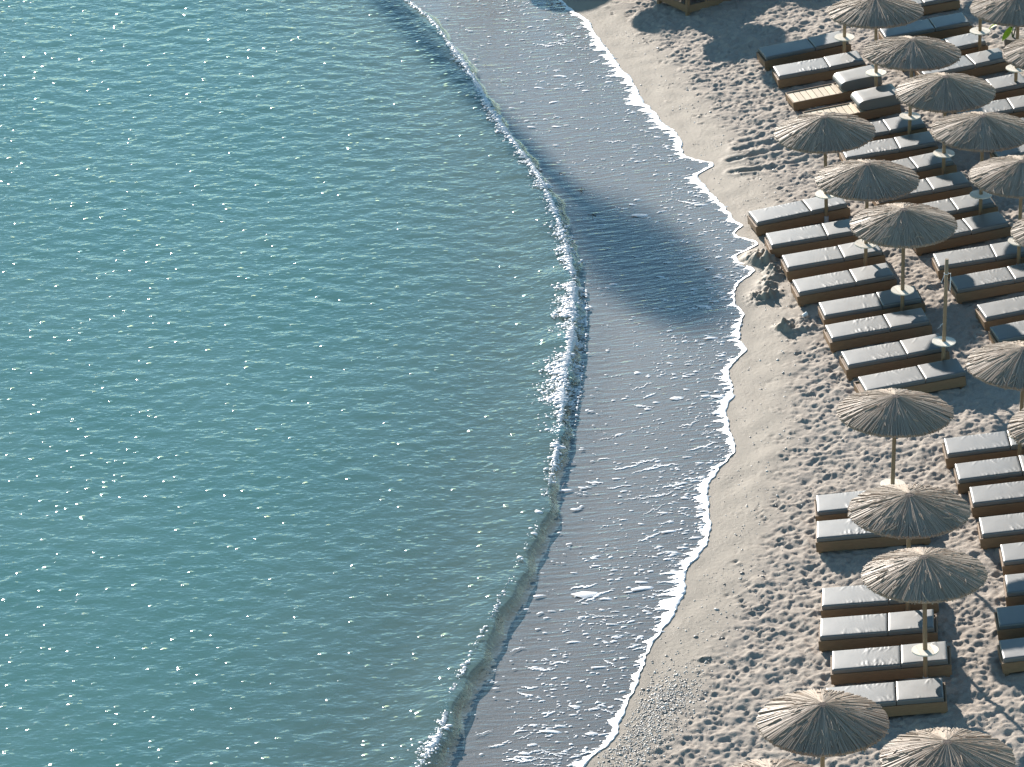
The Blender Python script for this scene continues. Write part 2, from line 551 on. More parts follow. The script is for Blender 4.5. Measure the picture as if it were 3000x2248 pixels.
def build_relief():
    nr, nc = len(GY), len(GX)
    X, Y = np.meshgrid(GX, GY)
    big = field(nr, nc, FDY, FDX, 0.5, 2.5, 1.0)
    edge = field(nr, nc, FDY, FDX, 0.35, 2.0, 0.6)
    d = X - XSS(Y) + 0.22 * edge
    churn = sstep(0.95, 1.6, d)
    lum = field(nr, nc, FDY, FDX, 0.16, 0.6, 1.0)
    fin = field(nr, nc, FDY, FDX, 0.07, 0.2, 0.6)
    H = np.zeros_like(X)
    # footprints
    n = 20000
    px = RNG.uniform(FX0 + 0.5, FX1 - 0.5, n)
    py = RNG.uniform(FY0 + 0.5, FY1 - 0.5, n)
    ang = RNG.normal(0.35, 0.9, n)
    for i in range(n):
        L = RNG.uniform(0.04, 0.105)
        Wd = L * RNG.uniform(0.38, 0.7)
        dp = RNG.uniform(0.005, 0.029)
        R = 2.2 * L
        c0, c1 = int((px[i] - R - FX0) / FDX), int((px[i] + R - FX0) / FDX)
        r0, r1 = int((py[i] - R - FY0) / FDY), int((py[i] + R - FY0) / FDY)
        c0, r0 = max(c0, 0), max(r0, 0)
        xx = GX[None, c0:c1] - px[i]
        yy = GY[r0:r1, None] - py[i]
        ca, sa = math.cos(ang[i]), math.sin(ang[i])
        u, w = (xx * ca + yy * sa) / L, (-xx * sa + yy * ca) / Wd
        r2 = u * u + w * w
        r = np.sqrt(r2)
        pit = np.exp(-r2 ** 1.4)
        rim = np.exp(-((r - 1.35) / 0.33) ** 2) * (1 + 0.6 * u)
        H[r0:r1, c0:c1] = H[r0:r1, c0:c1] * (1 - 0.75 * pit) - dp * pit + 0.36 * dp * rim
    H = (H + 0.010 * lum + 0.0045 * fin + 0.012 * big) * churn
    # drag marks raked towards the water
    for (ax, ay, bx, by) in [(2140, 470, 2330, 420), (2160, 440, 2360, 395), (2180, 500, 2350, 470), (2175, 415, 2300, 385),
                             (2200, 455, 2370, 425), (2150, 505, 2290, 490), (2330, 455, 2460, 440)]:
        p, q = on_beach(ax, ay)[:2], on_beach(bx, by)[:2]
        t = np.clip(((X - p[0]) * (q[0] - p[0]) + (Y - p[1]) * (q[1] - p[1])) / ((q - p) @ (q - p)), 0, 1)
        dd = np.hypot(X - p[0] - t * (q[0] - p[0]), Y - p[1] - t * (q[1] - p[1])) + 0.02 * lum * 0.5
        H += -0.035 * np.exp(-(dd / 0.085) ** 2) + 0.016 * np.exp(-((dd - 0.16) / 0.07) ** 2)
    # dug-up lumps of damp sand in front of the loungers, and a low bank on the swash limit
    for (ax, ay, rx, ry, h) in [(2213, 752, 0.22, 0.30, 0.15), (2238, 760, 0.20, 0.25, 0.12), (2262, 775, 0.20, 0.3, 0.10), (2246, 825, 0.16, 0.22, 0.10),
                                (2268, 800, 0.2, 0.25, 0.08), (2225, 868, 0.24, 0.25, 0.06), (2255, 855, 0.25, 0.25, 0.05), (2330, 952, 0.3, 0.3, 0.07), (2300, 955, 0.2, 0.2, 0.05)]:
        p = on_beach(ax, ay, 0.05)
        g = np.exp(-(((X - p[0]) / rx) ** 2 + ((Y - p[1]) / ry) ** 2) ** 1.5)
        H += g ** 0.7 * (0.8 * h + 0.03 * lum + 0.014 * fin)
    # flow furrows on the smooth strip
    H += (1 - churn) * sstep(0.02, 0.3, X - XS(Y)) * (0.0010 * fin + 0.004 * big)
    return X, Y, H, churn


X, Y, H, churn = build_relief()
xl = np.concatenate([[-300, -120, -60, -40, -30], np.arange(-24, 0.2, 0.8), GX, np.arange(12.9, 20, 1.2), [24, 32, 48, 80, 200]])
yl = np.concatenate([[-60, -20, 10, 30, 45, 54, 58], GY, np.arange(107.2, 150, 1.5), [160, 180, 220, 300, 500]])
XX, YY = np.meshgrid(xl, yl)
ZZ = ground(XX, YY)
i0, j0 = int(np.searchsorted(yl, GY[0])), int(np.searchsorted(xl, GX[0]))
ZZ[i0:i0 + len(GY), j0:j0 + len(GX)] += H
wet = sstep(-0.015, -0.12, XX - XS(YY)) * (1 - 0.62 * sstep(0.0, 1.2, XWS(YY) - XX))
damp = sstep(1.7, 0.7, XX - XSS(YY)) * 0.9
sand_me = mesh_np('sand', np.stack([XX, YY, ZZ], -1).reshape(-1, 3), grid_faces(len(yl), len(xl)), M['sand'], True, {'wet': wet, 'damp': damp})
tag(link('sand', sand_me), kind='structure')


def sand_z(x, y):
    z = float(ground(np.array(x), np.array(y)))
    if FX0 < x < FX1 - FDX and FY0 < y < FY1 - FDY:
        z += H[int(round((y - FY0) / FDY)), int(round((x - FX0) / FDX))]
    return z


# ------------------------------------------------------------------ sea
def sea_waves(x, y):
    z = np.zeros_like(x)
    n = 84
    lam = np.exp(RNG.uniform(math.log(0.2), math.log(0.95), n))
    th = RNG.normal(-math.pi / 2 + 0.15, 0.85, n)
    ph = RNG.uniform(0, 2 * math.pi, n)
    for l, t, p in zip(lam, th, ph):
        k = 2 * math.pi / l
        z += 0.0100 / k * np.sin(k * (x * math.cos(t) + y * math.sin(t)) + p)
    return z


def wave_height(y):                  # how tall the small breaker stands along its line
    py = np.array([55, 68, 74, 78, 82, 86, 90, 94, 98, 104, 112, 130])
    hh = np.array([0.08, 0.08, 0.06, 0.045, 0.055, 0.09, 0.08, 0.06, 0.05, 0.045, 0.04, 0.03])
    return np.interp(y, py, hh)


def build_sea():
    rows = np.concatenate([[-60, 0, 30, 45], np.arange(54, 125, 0.052), [130, 140, 160, 200, 300]])
    xw, xs = XWS(rows), XS(rows)
    xw = np.minimum(xw, xs - 0.6)
    nsea, nfr, nws = 270, 34, 78
    cols = []
    a = np.linspace(0, 1, nsea, endpoint=False)
    left = np.array([-300.0, -120, -50, -26])
    xsea = -15.8 + (xw[:, None] - 0.9 + 15.8) * a[None]
    xfr = xw[:, None] - 0.9 + (0.9 + 0.1) * np.linspace(0, 1, nfr, endpoint=False)[None]
    b = np.linspace(0, 1, nws)
    xws = (xw + 0.1)[:, None] + (xs + 0.0 - xw - 0.1)[:, None] * b[None]
    x = np.concatenate([np.repeat(left[None], len(rows), 0) + np.minimum(xw + 10, 0)[:, None], xsea, xfr, xws], 1)
    y = np.repeat(rows[:, None], x.shape[1], 1)
    g = ground(x, y)
    dw = np.repeat(xw[:, None], x.shape[1], 1) - x        # >0 seaward of the wave front
    amp = sstep(0.0, 2.5, dw) * 0.75 + 0.25
    sw = sea_waves(x, y)
    wob = 0.10 * np.sin(y * 2.1) + 0.06 * np.sin(y * 5.3 + 1.0)
    hgt = wave_height(y) * (1 + 0.25 * np.sin(y * 1.7 + 0.4) + 0.18 * np.sin(y * 4.1))
    d2 = dw + wob * 0.5
    sea = ZSEA + sw * amp + hgt * np.exp(-np.where(d2 < 0.34, (d2 - 0.34) / 0.22, (d2 - 0.34) / 0.55) ** 2) \
        - 0.03 * np.exp(-((dw - 1.9) / 0.7) ** 2)
    film_t = 0.004 + 0.025 * sstep(0.7, 0.0, (xs[:, None] - x) * 0 + np.clip((x - xw[:, None]) / 1.2, 0, 1))
    edge = np.clip((xs[:, None] - x) / 0.12, 0, 1)
    film = g + film_t * edge + 0.003
    wash = 1 - sstep(0.02, 0.26, d2)
    z = sea * (1 - wash) + film * wash
    z = np.maximum(z, g + 0.003)
    depth = np.clip(z - g, 0, 3)
    V = np.stack([x, y, z], -1).reshape(-1, 3)
    me = mesh_np('sea', V, grid_faces(len(rows), x.shape[1]), M['water'], True, {'depth': depth, 'wash': wash})
    tag(link('sea', me), kind='structure')
    return rows, xw, xs


build_sea()


# ------------------------------------------------------------------ foam
def blob_mesh(name, P, R, asp, ang, hfac, mat, seg=7):
    """many low domes in one mesh: centre ring + outer ring"""
    n = len(P)
    t = np.linspace(0, 2 * np.pi, seg, endpoint=False)
    jit = RNG.uniform(0.6, 1.3, (n, seg))
    cx = np.cos(t)[None] * jit * R[:, None] * asp[:, None]
    cy = np.sin(t)[None] * jit * R[:, None]
    ca, sa = np.cos(ang)[:, None], np.sin(ang)[:, None]
    ox, oy = cx * ca - cy * sa, cx * sa + cy * ca
    V = np.zeros((n, 2 * seg + 1, 3))
    V[:, :seg, 0] = P[:, 0:1] + ox
    V[:, :seg, 1] = P[:, 1:2] + oy
    V[:, :seg, 2] = P[:, 2:3] - 0.002
    V[:, seg:2 * seg, 0] = P[:, 0:1] + ox * 0.72
    V[:, seg:2 * seg, 1] = P[:, 1:2] + oy * 0.72
    V[:, seg:2 * seg, 2] = P[:, 2:3] + (R * hfac * 0.75)[:, None]
    V[:, 2 * seg, :2] = P[:, :2]
    V[:, 2 * seg, 2] = P[:, 2] + R * hfac
    i = np.arange(seg)
    j = (i + 1) % seg
    q1 = np.stack([i, j, j + seg], -1)
    q2 = np.stack([i, j + seg, i + seg], -1)
    q3 = np.stack([i + seg, j + seg, np.full(seg, 2 * seg)], -1)
    f = np.concatenate([q1, q2, q3])
    Fc = (f[None] + (np.arange(n) * (2 * seg + 1))[:, None, None]).reshape(-1, 3)
    return mesh_np(name, V.reshape(-1, 3), Fc, mat, True)


def shore_foam():
    y = np.arange(58, 112, 0.012)
    n = len(y)
    xs = XS(y)
    def nz(lo, hi, p=0.5):
        f = np.fft.rfftfreq(n, 0.012) + 1e-9
        a = np.where((f > 1 / hi) & (f < 1 / lo), f ** -p, 0)
        v = np.fft.irfft(a * np.exp(2j * np.pi * RNG.random(len(f))), n)
        return v / v.std()
    slow, mid, fast = nz(0.7, 5), nz(0.15, 0.7), nz(0.035, 0.25, 0.5)
    py = np.array([project((a, b, float(beach(a))))[1] for a, b in zip(xs[::40], y[::40])])
    py = np.interp(y, y[::40], py)
    # width by stretch of shore, read off the photograph
    wid = np.interp(py, [0, 60, 130, 250, 320, 400, 480, 520, 600, 700, 800, 900, 1000, 1100, 1200, 1300, 1360, 1450, 1550, 1650, 1760, 1900, 2000, 2150, 2248],
                    [.10, .16, .22, .28, .26, .22, .10, .24, .12, .09, .08, .10, .13, .16, .20, .13, .12, .18, .18, .28, .26, .13, .10, .14, .16])
    w = 0.75 * wid * (1 + 0.3 * slow + 0.28 * mid)
    w = np.clip(w, 0.035, 0.5)
    finger = np.clip(fast + 0.7 * mid - 0.1, 0, 3) * wid * 0.19
    prof = np.array([0.0, 0.04, 0.22, 0.55, 0.85, 1.0])
    hz = np.array([0.0, 1.0, 1.0, 0.75, 0.45, 0.0])
    V = []
    for k, (p, h) in enumerate(zip(prof, hz)):
        x = xs + 0.02 - (w + (finger if p > 0.5 else 0) * (p - 0.45) / 0.55 * (p > 0.5)) * p
        z = ground(x, y) + 0.004 + h * (0.003 + 0.003 * np.abs(mid) + 0.001 * np.abs(fast)) + (0.004 if k > 0 else 0)
        V.append(np.stack([x, y, z], -1))
    V = np.stack(V, 1)
    me = mesh_np('shore_foam', V.reshape(-1, 3), grid_faces(n, len(prof)), M['foam'], True)
    tag(link('shore_foam', me), 'white foam edge along the waterline on the sand', 'foam', kind='stuff')
    # thin remnant line a little inland of it at the lower end
    return y, xs, wid


fy, fxs, fwid = shore_foam()


def film_top(x, y):
    return ground(x, y) + 0.0090 + 0.025 * sstep(0.7, 0.0, np.clip((x - XWS(y)) / 1.2, 0, 1)) * np.clip((XS(y) - x) / 0.12, 0, 1)


def flecks():
    P, R, A, G = [], [], [], []
    n = 24000
    yy = RNG.uniform(60, 108, n)
    xs, xw = XS(yy), XWS(yy)
    u = RNG.random(n)
    x = xw + 0.05 + (xs - xw - 0.05) * u
    cl = np.sin(x * 1.9 + 1.3 * np.sin(yy * 0.9)) + np.sin(yy * 2.3 + 2 * np.sin(x * 0.8)) + 0.8 * np.sin(yy * 7.1 + x * 2.0)
    near = np.exp(-((xs - x) / 0.75))
    low = sstep(90, 70, yy)
    keep = RNG.random(n) < (0.07 + 0.55 * near + 0.16 * low * (u > 0.3)) * (0.35 + 0.65 * (cl > 0.2))
    x, yy, near = x[keep], yy[keep], near[keep]
    z = film_top(x, yy)
    r = np.exp(RNG.normal(math.log(0.0155), 0.5, len(x)))
    asp = RNG.uniform(1.0, 3.2, len(x))
    ang = RNG.normal(0, 0.25, len(x))
    P.append(np.stack([x, yy, z], -1)); R.append(r); A.append(asp); G.append(ang)
    # drawn-out threads of foam lying across the backwash
    for i in range(110):
        y0 = RNG.choice([RNG.uniform(64, 72), RNG.uniform(72, 84), RNG.uniform(84, 104)], p=[0.45, 0.4, 0.15])
        u0 = RNG.uniform(0.05, 0.95) if y0 < 84 else RNG.uniform(0.5, 0.97)
        x0 = float(XWS(y0) + (XS(y0) - XWS(y0)) * u0)
        L = RNG.uniform(0.15, 0.6)
        k = int(L / 0.022)
        t = np.linspace(0, 1, k)
        xx = x0 + t * L
        y1 = y0 + 0.06 * np.cumsum(RNG.normal(0, 1, k)) * 0.35 + RNG.normal(0, 0.12) * t
        ok = xx < XS(y1) - 0.02
        xx, y1 = xx[ok], y1[ok]
        if len(xx) == 0: continue
        P.append(np.stack([xx, y1, film_top(xx, y1)], -1))
        R.append(RNG.uniform(0.008, 0.020) * (0.5 + np.sin(np.linspace(0.3, 2.9, len(xx)))))
        A.append(np.full(len(xx), 1.5)); G.append(np.zeros(len(xx)))
    P, R, A, G = np.concatenate(P), np.concatenate(R), np.concatenate(A), np.concatenate(G)
    me = blob_mesh('foam_flecks', P, R, A, G, np.full(len(P), 0.10), M['foam'])
    tag(link('foam_flecks', me), 'white foam flecks and threads scattered over the grey backwash', 'foam', kind='stuff')


flecks()


def crest_foam():
    # density and spread of froth along the wave line, keyed on the photograph's rows
    rows = [-60, 0, 60, 130, 180, 240, 330, 440, 520, 600, 700, 780, 860, 950, 1050, 1150, 1240, 1330, 1420, 1500, 1600, 1720, 1760, 1850, 1960, 2010, 2080, 2150, 2230, 2300]
    dens = [3, 3, 4, 6, 10, 8, 10, 9, 9, 12, 14, 30, 55, 60, 55, 55, 40, 15, 5, 2, 1, 2, 3, 1, 2, 5, 1, 6, 12, 8]
    spread = [.08, .08, .08, .10, .16, .12, .18, .18, .2, .2, .22, .25, .3, .34, .36, .45, .38, .15, .12, .10, .08, .08, .08, .06, .08, .10, .06, .16, .22, .2]
    back = [.30, .30, .30, .30, .30, .3, .3, .3, .3, .34, .34, .3, .28, .28, .3, .34, .3, .25, .26, .3, .35, .38, .4, .4, .42, .42, .45, .36, .36, .36]
    y = np.arange(60, 112, 0.01)
    py = np.array([project((float(XWS(a)), a, ZW + 0.02))[1] for a in y[::50]])
    py = np.interp(y, y[::50], py)
    d = np.interp(py, rows, dens)
    sp = np.interp(py, rows, spread)
    bk = np.interp(py, rows, back)
    patch = np.clip(0.6 + 0.7 * np.sin(y * 3.1) * np.sin(y * 1.37 + 1) + 0.4 * np.sin(y * 9.0), 0.05, 1.6)
    cnt = RNG.poisson(d * patch * 0.12)
    yy = np.repeat(y, cnt) + RNG.normal(0, 0.02, cnt.sum())
    s, b = np.repeat(sp, cnt), np.repeat(bk, cnt)
    dw = b + RNG.normal(0, 0.5, len(yy)) * s
    dw = np.clip(dw, 0.0, None)
    x = XWS(yy) - dw
    hgt = wave_height(yy)
    z = ZSEA + hgt * np.exp(-np.where(dw < 0.34, (dw - 0.34) / 0.22, (dw - 0.34) / 0.55) ** 2)
    w = 1 - sstep(0.02, 0.26, dw)
    z = z * (1 - w) + (ground(x, yy) + 0.03) * w + 0.012
    r = np.exp(RNG.normal(math.log(0.015), 0.5, len(yy)))
    # the unbroken lip of foam along the crest
    n = len(y)
    f = np.fft.rfftfreq(n, 0.01) + 1e-9
    def nz(lo, hi, p):
        a = np.where((f > 1 / hi) & (f < 1 / lo), f ** -p, 0)
        q = np.fft.irfft(a * np.exp(2j * np.pi * RNG.random(len(f))), n)
        return q / q.std()
    slow, fast = nz(0.5, 4, 0.5), nz(0.04, 0.3, 0.4)
    lip = np.interp(py, rows, [.05, .05, .05, .06, .10, .07, .10, .09, .08, .08, .06, .08, .11, .12, .11, .12, .08, .04, .01, 0, 0, 0, .03, 0, 0, .035, 0, .03, .08, .06])
    wl = np.clip(lip * (1 + 0.55 * slow + 0.45 * fast), 0.0, 0.5)
    ctr = bk - 0.02 + 0.03 * fast
    prof, hz = np.array([-0.5, -0.3, 0.0, 0.3, 0.5]), np.array([-0.01, 1, 1.25, 1, -0.01])
    LV = []
    for p, h in zip(prof, hz):
        dl = ctr + p * wl
        xx = XWS(y) - dl
        zz = ZSEA + wave_height(y) * np.exp(-np.where(dl < 0.34, (dl - 0.34) / 0.22, (dl - 0.34) / 0.55) ** 2)
        ww = 1 - sstep(0.02, 0.26, dl)
        zz = zz * (1 - ww) + (ground(xx, y) + 0.03) * ww
        LV.append(np.stack([xx, y, zz + h * (0.015 + 0.08 * wl) * (wl > 0.004) - 0.03 * (wl <= 0.004)], -1))
    lm = mesh_np('crest_lip', np.stack(LV, 1).reshape(-1, 3), grid_faces(n, len(prof)), M['foam'], True)
    tag(link('crest_lip', lm), 'white foam lip running along the small breaking wave', 'foam', kind='stuff')
    me = blob_mesh('crest_foam', np.stack([x, yy, z], -1), r, RNG.uniform(0.8, 1.8, len(yy)), RNG.normal(0, 0.5, len(yy)), np.full(len(yy), 0.32), M['foam'])
    tag(link('crest_foam', me), 'broken white froth along the crest of the small wave', 'foam', kind='stuff')


crest_foam()


def pebbles():
    n = 5200
    yy = RNG.uniform(61, 104, n)
    xs = XSS(yy)
    off = np.abs(RNG.normal(0.95, 0.45, n))
    x = xs + off
    k = RNG.random(n) < (0.30 + 0.7 * sstep(82, 66, yy)) * (0.5 + 0.5 * (np.sin(yy * 1.3) + np.sin(yy * 3.3 + x) > -0.4))
    x, yy = x[k], yy[k]
    # gravel bed at the lower end of the beach
    m = 3000
    tt = RNG.random(m) ** 0.8
    g = np.array([on_beach(a, b)[:2] for a, b in zip(1800 + 190 * tt + RNG.normal(0, 45, m), 2250 - 250 * tt + RNG.normal(0, 32, m))])
    ok = (g[:, 0] > XS(g[:, 1]) + 0.12) & (g[:, 0] < XS(g[:, 1]) + 1.5)
    x, yy = np.concatenate([x, g[ok, 0]]), np.concatenate([yy, g[ok, 1]])
    ok = x > XS(yy) + 0.1
    x, yy = x[ok], yy[ok]
    z = np.array([sand_z(a, b) for a, b in zip(x, yy)])
    r = np.exp(RNG.normal(math.log(0.0105), 0.35, len(x)))
    me = blob_mesh('pebbles', np.stack([x, yy, z], -1), r, RNG.uniform(1, 1.7, len(x)), RNG.uniform(0, 3, len(x)), np.full(len(x), 0.7), M['pebble'], 6)
    a = me.attributes.new('tone', 'FLOAT', 'POINT')
    a.data.foreach_set('value', np.repeat(RNG.random(len(x)), 13).astype(np.float32))
    tag(link('pebbles', me), 'small pale shells and pebbles strewn on the smooth sand', 'pebbles', kind='stuff')


pebbles()


# ------------------------------------------------------------------ sun loungers
FL, FW = 2.09, 0.70                  # frame length and width
SEAT_L, BACK_L, CW = 1.185, 0.80, 0.69


def cushion_mesh(name, L, Wd, T, seed, wr):
    """rounded pad with puckered seams; origin at the foot-near lower corner"""
    r = np.random.default_rng(seed)
    nx, ny = int(L / 0.022), 26
    rad = 0.026
    # profile along each axis: flat grid with extra rows for the rounded border and the sides
    def axis(Ln, n):
        inner = np.linspace(rad, Ln - rad, n)
        t = np.linspace(0, 1, 5)[:-1]
        lo = rad * (1 - np.cos(t * math.pi / 2))
        return np.concatenate([[0, 0], lo[1:], inner, (Ln - lo[1:])[::-1], [Ln, Ln]])
    ax, ay = axis(L, nx), axis(Wd, ny)
    def edge(v, Ln):
        d = np.minimum(v, Ln - v)
        return np.where(d < rad, 1 - np.sqrt(np.clip(1 - (1 - d / rad) ** 2, 0, 1)), 0)
    ex, ey = edge(ax, L), edge(ay, Wd)
    U, Vv = np.meshgrid(ax, ay)
    E = np.maximum(ex[None, :], ey[:, None])
    Z = T - rad * E
    # side walls go straight down
    side = np.zeros_like(Z, bool)
    side[0, :] = side[-1, :] = True
    side[:, 0] = side[:, -1] = True
    # belly and puckers
    cu, cv = U / L, Vv / Wd
    Z += 0.008 * (np.sin(np.pi * np.clip(cu, 0, 1)) * np.sin(np.pi * np.clip(cv, 0, 1))) ** 0.5 * (~side)
    long_w = np.exp(-((cu - r.uniform(0.55, 0.75)) / 0.28) ** 2)
    puck = np.zeros_like(Z)
    for e in (0.0, 1.0):
        dist = np.abs(cv - e) * Wd
        k = r.uniform(0.045, 0.07)
        s = np.sin(2 * np.pi * (U + r.uniform(-.3, .3) * dist) / k + r.uniform(0, 6)) * (0.5 + 0.5 * np.sin(U * 23 + r.uniform(0, 6)))
        puck += s * np.exp(-dist / r.uniform(0.05, 0.11)) * (dist > 0.01)
    Z += wr * 0.0055 * puck * long_w
    for q in range(int(16 * wr)):
        e = r.choice([0, 1], p=[0.4, 0.6])
        u0 = (0.3 + 0.68 * r.random() ** 0.7) * L
        ln = r.uniform(0.04, 0.15)
        v0 = (0.03 + 0.6 * ln) if e == 1 else Wd - 0.03 - 0.6 * ln
        an = math.pi / 2 + r.normal(0.35, 0.3) * (1 if e else -1)
        wd = r.uniform(0.007, 0.013)
        a_ = (U - u0) * math.cos(an) + (Vv - v0) * math.sin(an)
        b_ = -(U - u0) * math.sin(an) + (Vv - v0) * math.cos(an) + r.uniform(-1.2, 1.2) * a_ ** 2
        Z += 0.008 * r.uniform(0.3, 1) * np.exp(-(a_ / ln) ** 2 - (b_ / wd) ** 2) * (1 - E)
    Z = np.where(side, 0.012, Z)
    U2, V2 = U.copy(), Vv.copy()
    nr, nc = Z.shape
    P = np.stack([U2, V2, Z], -1).reshape(-1, 3)
    Fq = grid_faces(nr, nc)
    # underside
    b = len(P)
    P = np.concatenate([P, [[0.012, 0.012, 0], [L - 0.012, 0.012, 0], [L - 0.012, Wd - 0.012, 0], [0.012, Wd - 0.012, 0]]])
    c = [0, nc - 1, nr * nc - 1, (nr - 1) * nc]
    Fq = np.concatenate([Fq, [[b, b + 3, b + 2, b + 1], [b, b + 1, c[1], c[0]], [b + 1, b + 2, c[2], c[1]], [b + 2, b + 3, c[3], c[2]], [b + 3, b, c[0], c[3]]]])
    return mesh_np(name, P, Fq, M['vinyl'], True)


SEATS = [cushion_mesh('seat_cushion', SEAT_L, CW, 0.092, 100 + i, w) for i, w in enumerate([0.5, 0.8, 1.0, 1.4, 1.8])]
BACKS = [cushion_mesh('back_cushion', BACK_L, CW, 0.100, 200 + i, w) for i, w in enumerate([0.15, 0.35, 0.7])]


def folded_mesh():
    """mattress folded double over the head end: a rounded nose at the fold"""
    prof = []
    L, T = 0.98, 0.255
    for t in np.linspace(0, 1, 12):
        prof.append((L - (L - 0.16) * t, T - 0.012 * t * t))
    for a in np.linspace(0, math.pi, 12)[1:-1]:
        prof.append((0.16 - 0.16 * math.sin(a), T / 2 + (T / 2 - 0.012) * math.cos(a)))
    prof += [(0.16, 0.0), (L, 0.0)]
    prof = np.array(prof)
    ys = np.array([0.0, 0.008, 0.025, 0.2, 0.35, 0.5, CW - 0.025, CW - 0.008, CW])
    ins = np.array([0.02, 0.006, 0, 0, 0, 0, 0, 0.006, 0.02])
    cx, cz = prof[:, 0].mean(), prof[:, 1].mean()
    V = []
    for y, i in zip(ys, ins):
        d = prof - [cx, cz]
        q = prof - d * (i / np.maximum(np.hypot(d[:, 0], d[:, 1]), 1e-6))[:, None]
        V += [(a, y, max(b, 0)) for a, b in q]
    n = len(prof)
    Fc = []
    for r in range(len(ys) - 1):
        for k in range(n):
            Fc.append((r * n + k, r * n + (k + 1) % n, (r + 1) * n + (k + 1) % n, (r + 1) * n + k))
    Fc.append(tuple(range(n))[::-1])
    Fc.append(tuple((len(ys) - 1) * n + k for k in range(n)))
    me = bpy.data.meshes.new('folded_mattress')
    me.from_pydata(V, [], [f[::-1] for f in Fc])
    me.polygons.foreach_set('use_smooth', np.array([len(p.vertices) == 4 for p in me.polygons]))
    me.materials.append(M['vinyl'])
    me.update()
    return me


def frame_parts():
    side = MB(); side.box(0, FL, 0, 0.032, 0.045, 0.245)
    end = MB(); end.box(0, 0.03, 0.034, FW - 0.034, 0.075, 0.240)
    leg = MB(); leg.box(0, 0.085, 0, 0.05, -0.06, 0.20)
    deck = MB(); deck.box(0.032, FL - 0.032, 0.036, FW - 0.036, 0.205, 0.222)
    cross = MB(); cross.box(0, 0.045, 0.036, FW - 0.036, 0.20, 0.243)
    slat = MB(); slat.box(0, 0.132, 0.036, FW - 0.036, 0.208, 0.226, 0.004)
    return (side.mesh('side_board', M['frame']), end.mesh('end_board', M['frame']), leg.mesh('leg', M['frame']),
            deck.mesh('deck', M['frame']), cross.mesh('cross_bar', M['slat']), slat.mesh('slat', M['slat']))


SIDE, END, LEG, DECK, CROSS, SLAT = frame_parts()
FOLD = folded_mesh()
LOUNGERS = [  # key, foot-near corner x, y, yaw
    ('A1', 5.32, 90.76, 12.1), ('A2', 5.54, 89.46, 6.5), ('A3', 5.81, 88.20, 7.2), ('A4', 5.94, 86.87, 7.8), ('A5', 6.39, 85.58, 6.5),
    ('A6', 6.43, 84.43, 7.6), ('A7', 6.65, 83.07, 7.9), ('A8', 6.85, 81.80, 8.8), ('B1', 8.53, 88.73, 11.4), ('B2', 8.86, 87.33, 5.3),
    ('B3', 9.11, 86.06, 8.0), ('B4', 9.52, 84.54, 9.7), ('B5', 9.66, 83.41, 9.0), ('E1', 7.31, 94.82, 8.8), ('E2', 7.43, 93.77, 6.2),
    ('E3', 7.74, 92.44, 11.0), ('E4', 7.93, 91.20, 8.7), ('E5', 8.35, 89.95, 9.1), ('M1', 5.60, 76.84, -1.9), ('M2', 5.53, 75.77, -4.6),
    ('M3', 5.43, 73.11, -5.0), ('M4', 5.31, 71.97, -5.0), ('M5', 5.43, 70.71, -4.1), ('M6', 5.23, 69.42, -3.7), ('R1', 8.18, 78.60, 0.5),
    ('R2', 8.29, 77.47, 0.7), ('R3', 8.45, 76.43, -0.4), ('R4', 8.47, 75.14, -1.0), ('R5', 8.75, 73.98, -0.9), ('R6', 8.68, 72.79, -2.5),
    ('R7', 8.41, 71.60, -1.2), ('R8', 8.36, 70.39, 0.8), ('T1', 6.09, 100.40, 12.3), ('T2', 6.32, 99.11, 8.2), ('T3', 6.57, 97.61, 11.7),
    ('T4', 6.87, 96.31, 11.4), ('U1', 8.79, 102.47, 9.9), ('U2', 8.90, 100.77, 8.2), ('U3', 9.14, 99.28, 11.6), ('U4', 9.57, 98.06, 13.4),
    ('U5', 9.78, 96.46, 10.0), ('U6', 10.07, 95.24, 6.9), ('U7', 10.37, 93.97, 9.0), ('U8', 10.66, 92.75, 9.0)]
ORD = ['', 'first', 'second', 'third', 'fourth', 'fifth', 'sixth', 'seventh', 'eighth', 'ninth', 'tenth', 'eleventh', 'twelfth', 'thirteenth', 'fourteenth']
LG = {}
for i in range(1, 9):
    LG['A%d' % i] = ('%s lounger from the top in the close row of eight nearest the foam' % ORD[i], 'close row of eight loungers by the waterline')
    LG['R%d' % i] = ('%s lounger from the top in the lower row cut off at the right edge' % ORD[i], 'lower right row of loungers')
    LG['U%d' % i] = ('%s lounger from the top in the shaded row at the upper right corner' % ORD[i], 'upper right row of loungers')
LG['M1'] = ('upper lounger of the pair half hidden by a parasol, lower beach', 'lower row of loungers nearest the water')
LG['M2'] = ('lower lounger of the pair half hidden by a parasol, lower beach', 'lower row of loungers nearest the water')
LG['M3'] = ('topmost of four close loungers at the bottom, partly under a parasol', 'lower row of loungers nearest the water')
LG['M4'] = ('second of four close loungers at the bottom, table shadow on its head cushion', 'lower row of loungers nearest the water')
LG['M5'] = ('third of four close loungers at the bottom, round table over its head', 'lower row of loungers nearest the water')
LG['M6'] = ('lowest lounger of the front row, its foot behind the bottom parasol', 'lower row of loungers nearest the water')
LG['T1'] = ('topmost front lounger, its mattress wholly in parasol shade', 'upper row of loungers')
LG['T2'] = ('sunlit lounger just below the topmost shaded one, puckered mattress', 'upper row of loungers')
LG['T3'] = ('upper lounger with bare slats and its mattress folded back', 'upper row of loungers')
LG['T4'] = ('lower lounger with bare slats and folded mattress, behind a parasol', 'upper row of loungers')
for i in range(1, 6):
    LG['E%d' % i] = ('%s lounger below the two with folded mattresses, middle row' % ORD[i], 'upper row of loungers')
    LG['B%d' % i] = ('%s lounger up from the bottom end of the middle row behind the bare pole' % ORD[6 - i], 'upper row of loungers')


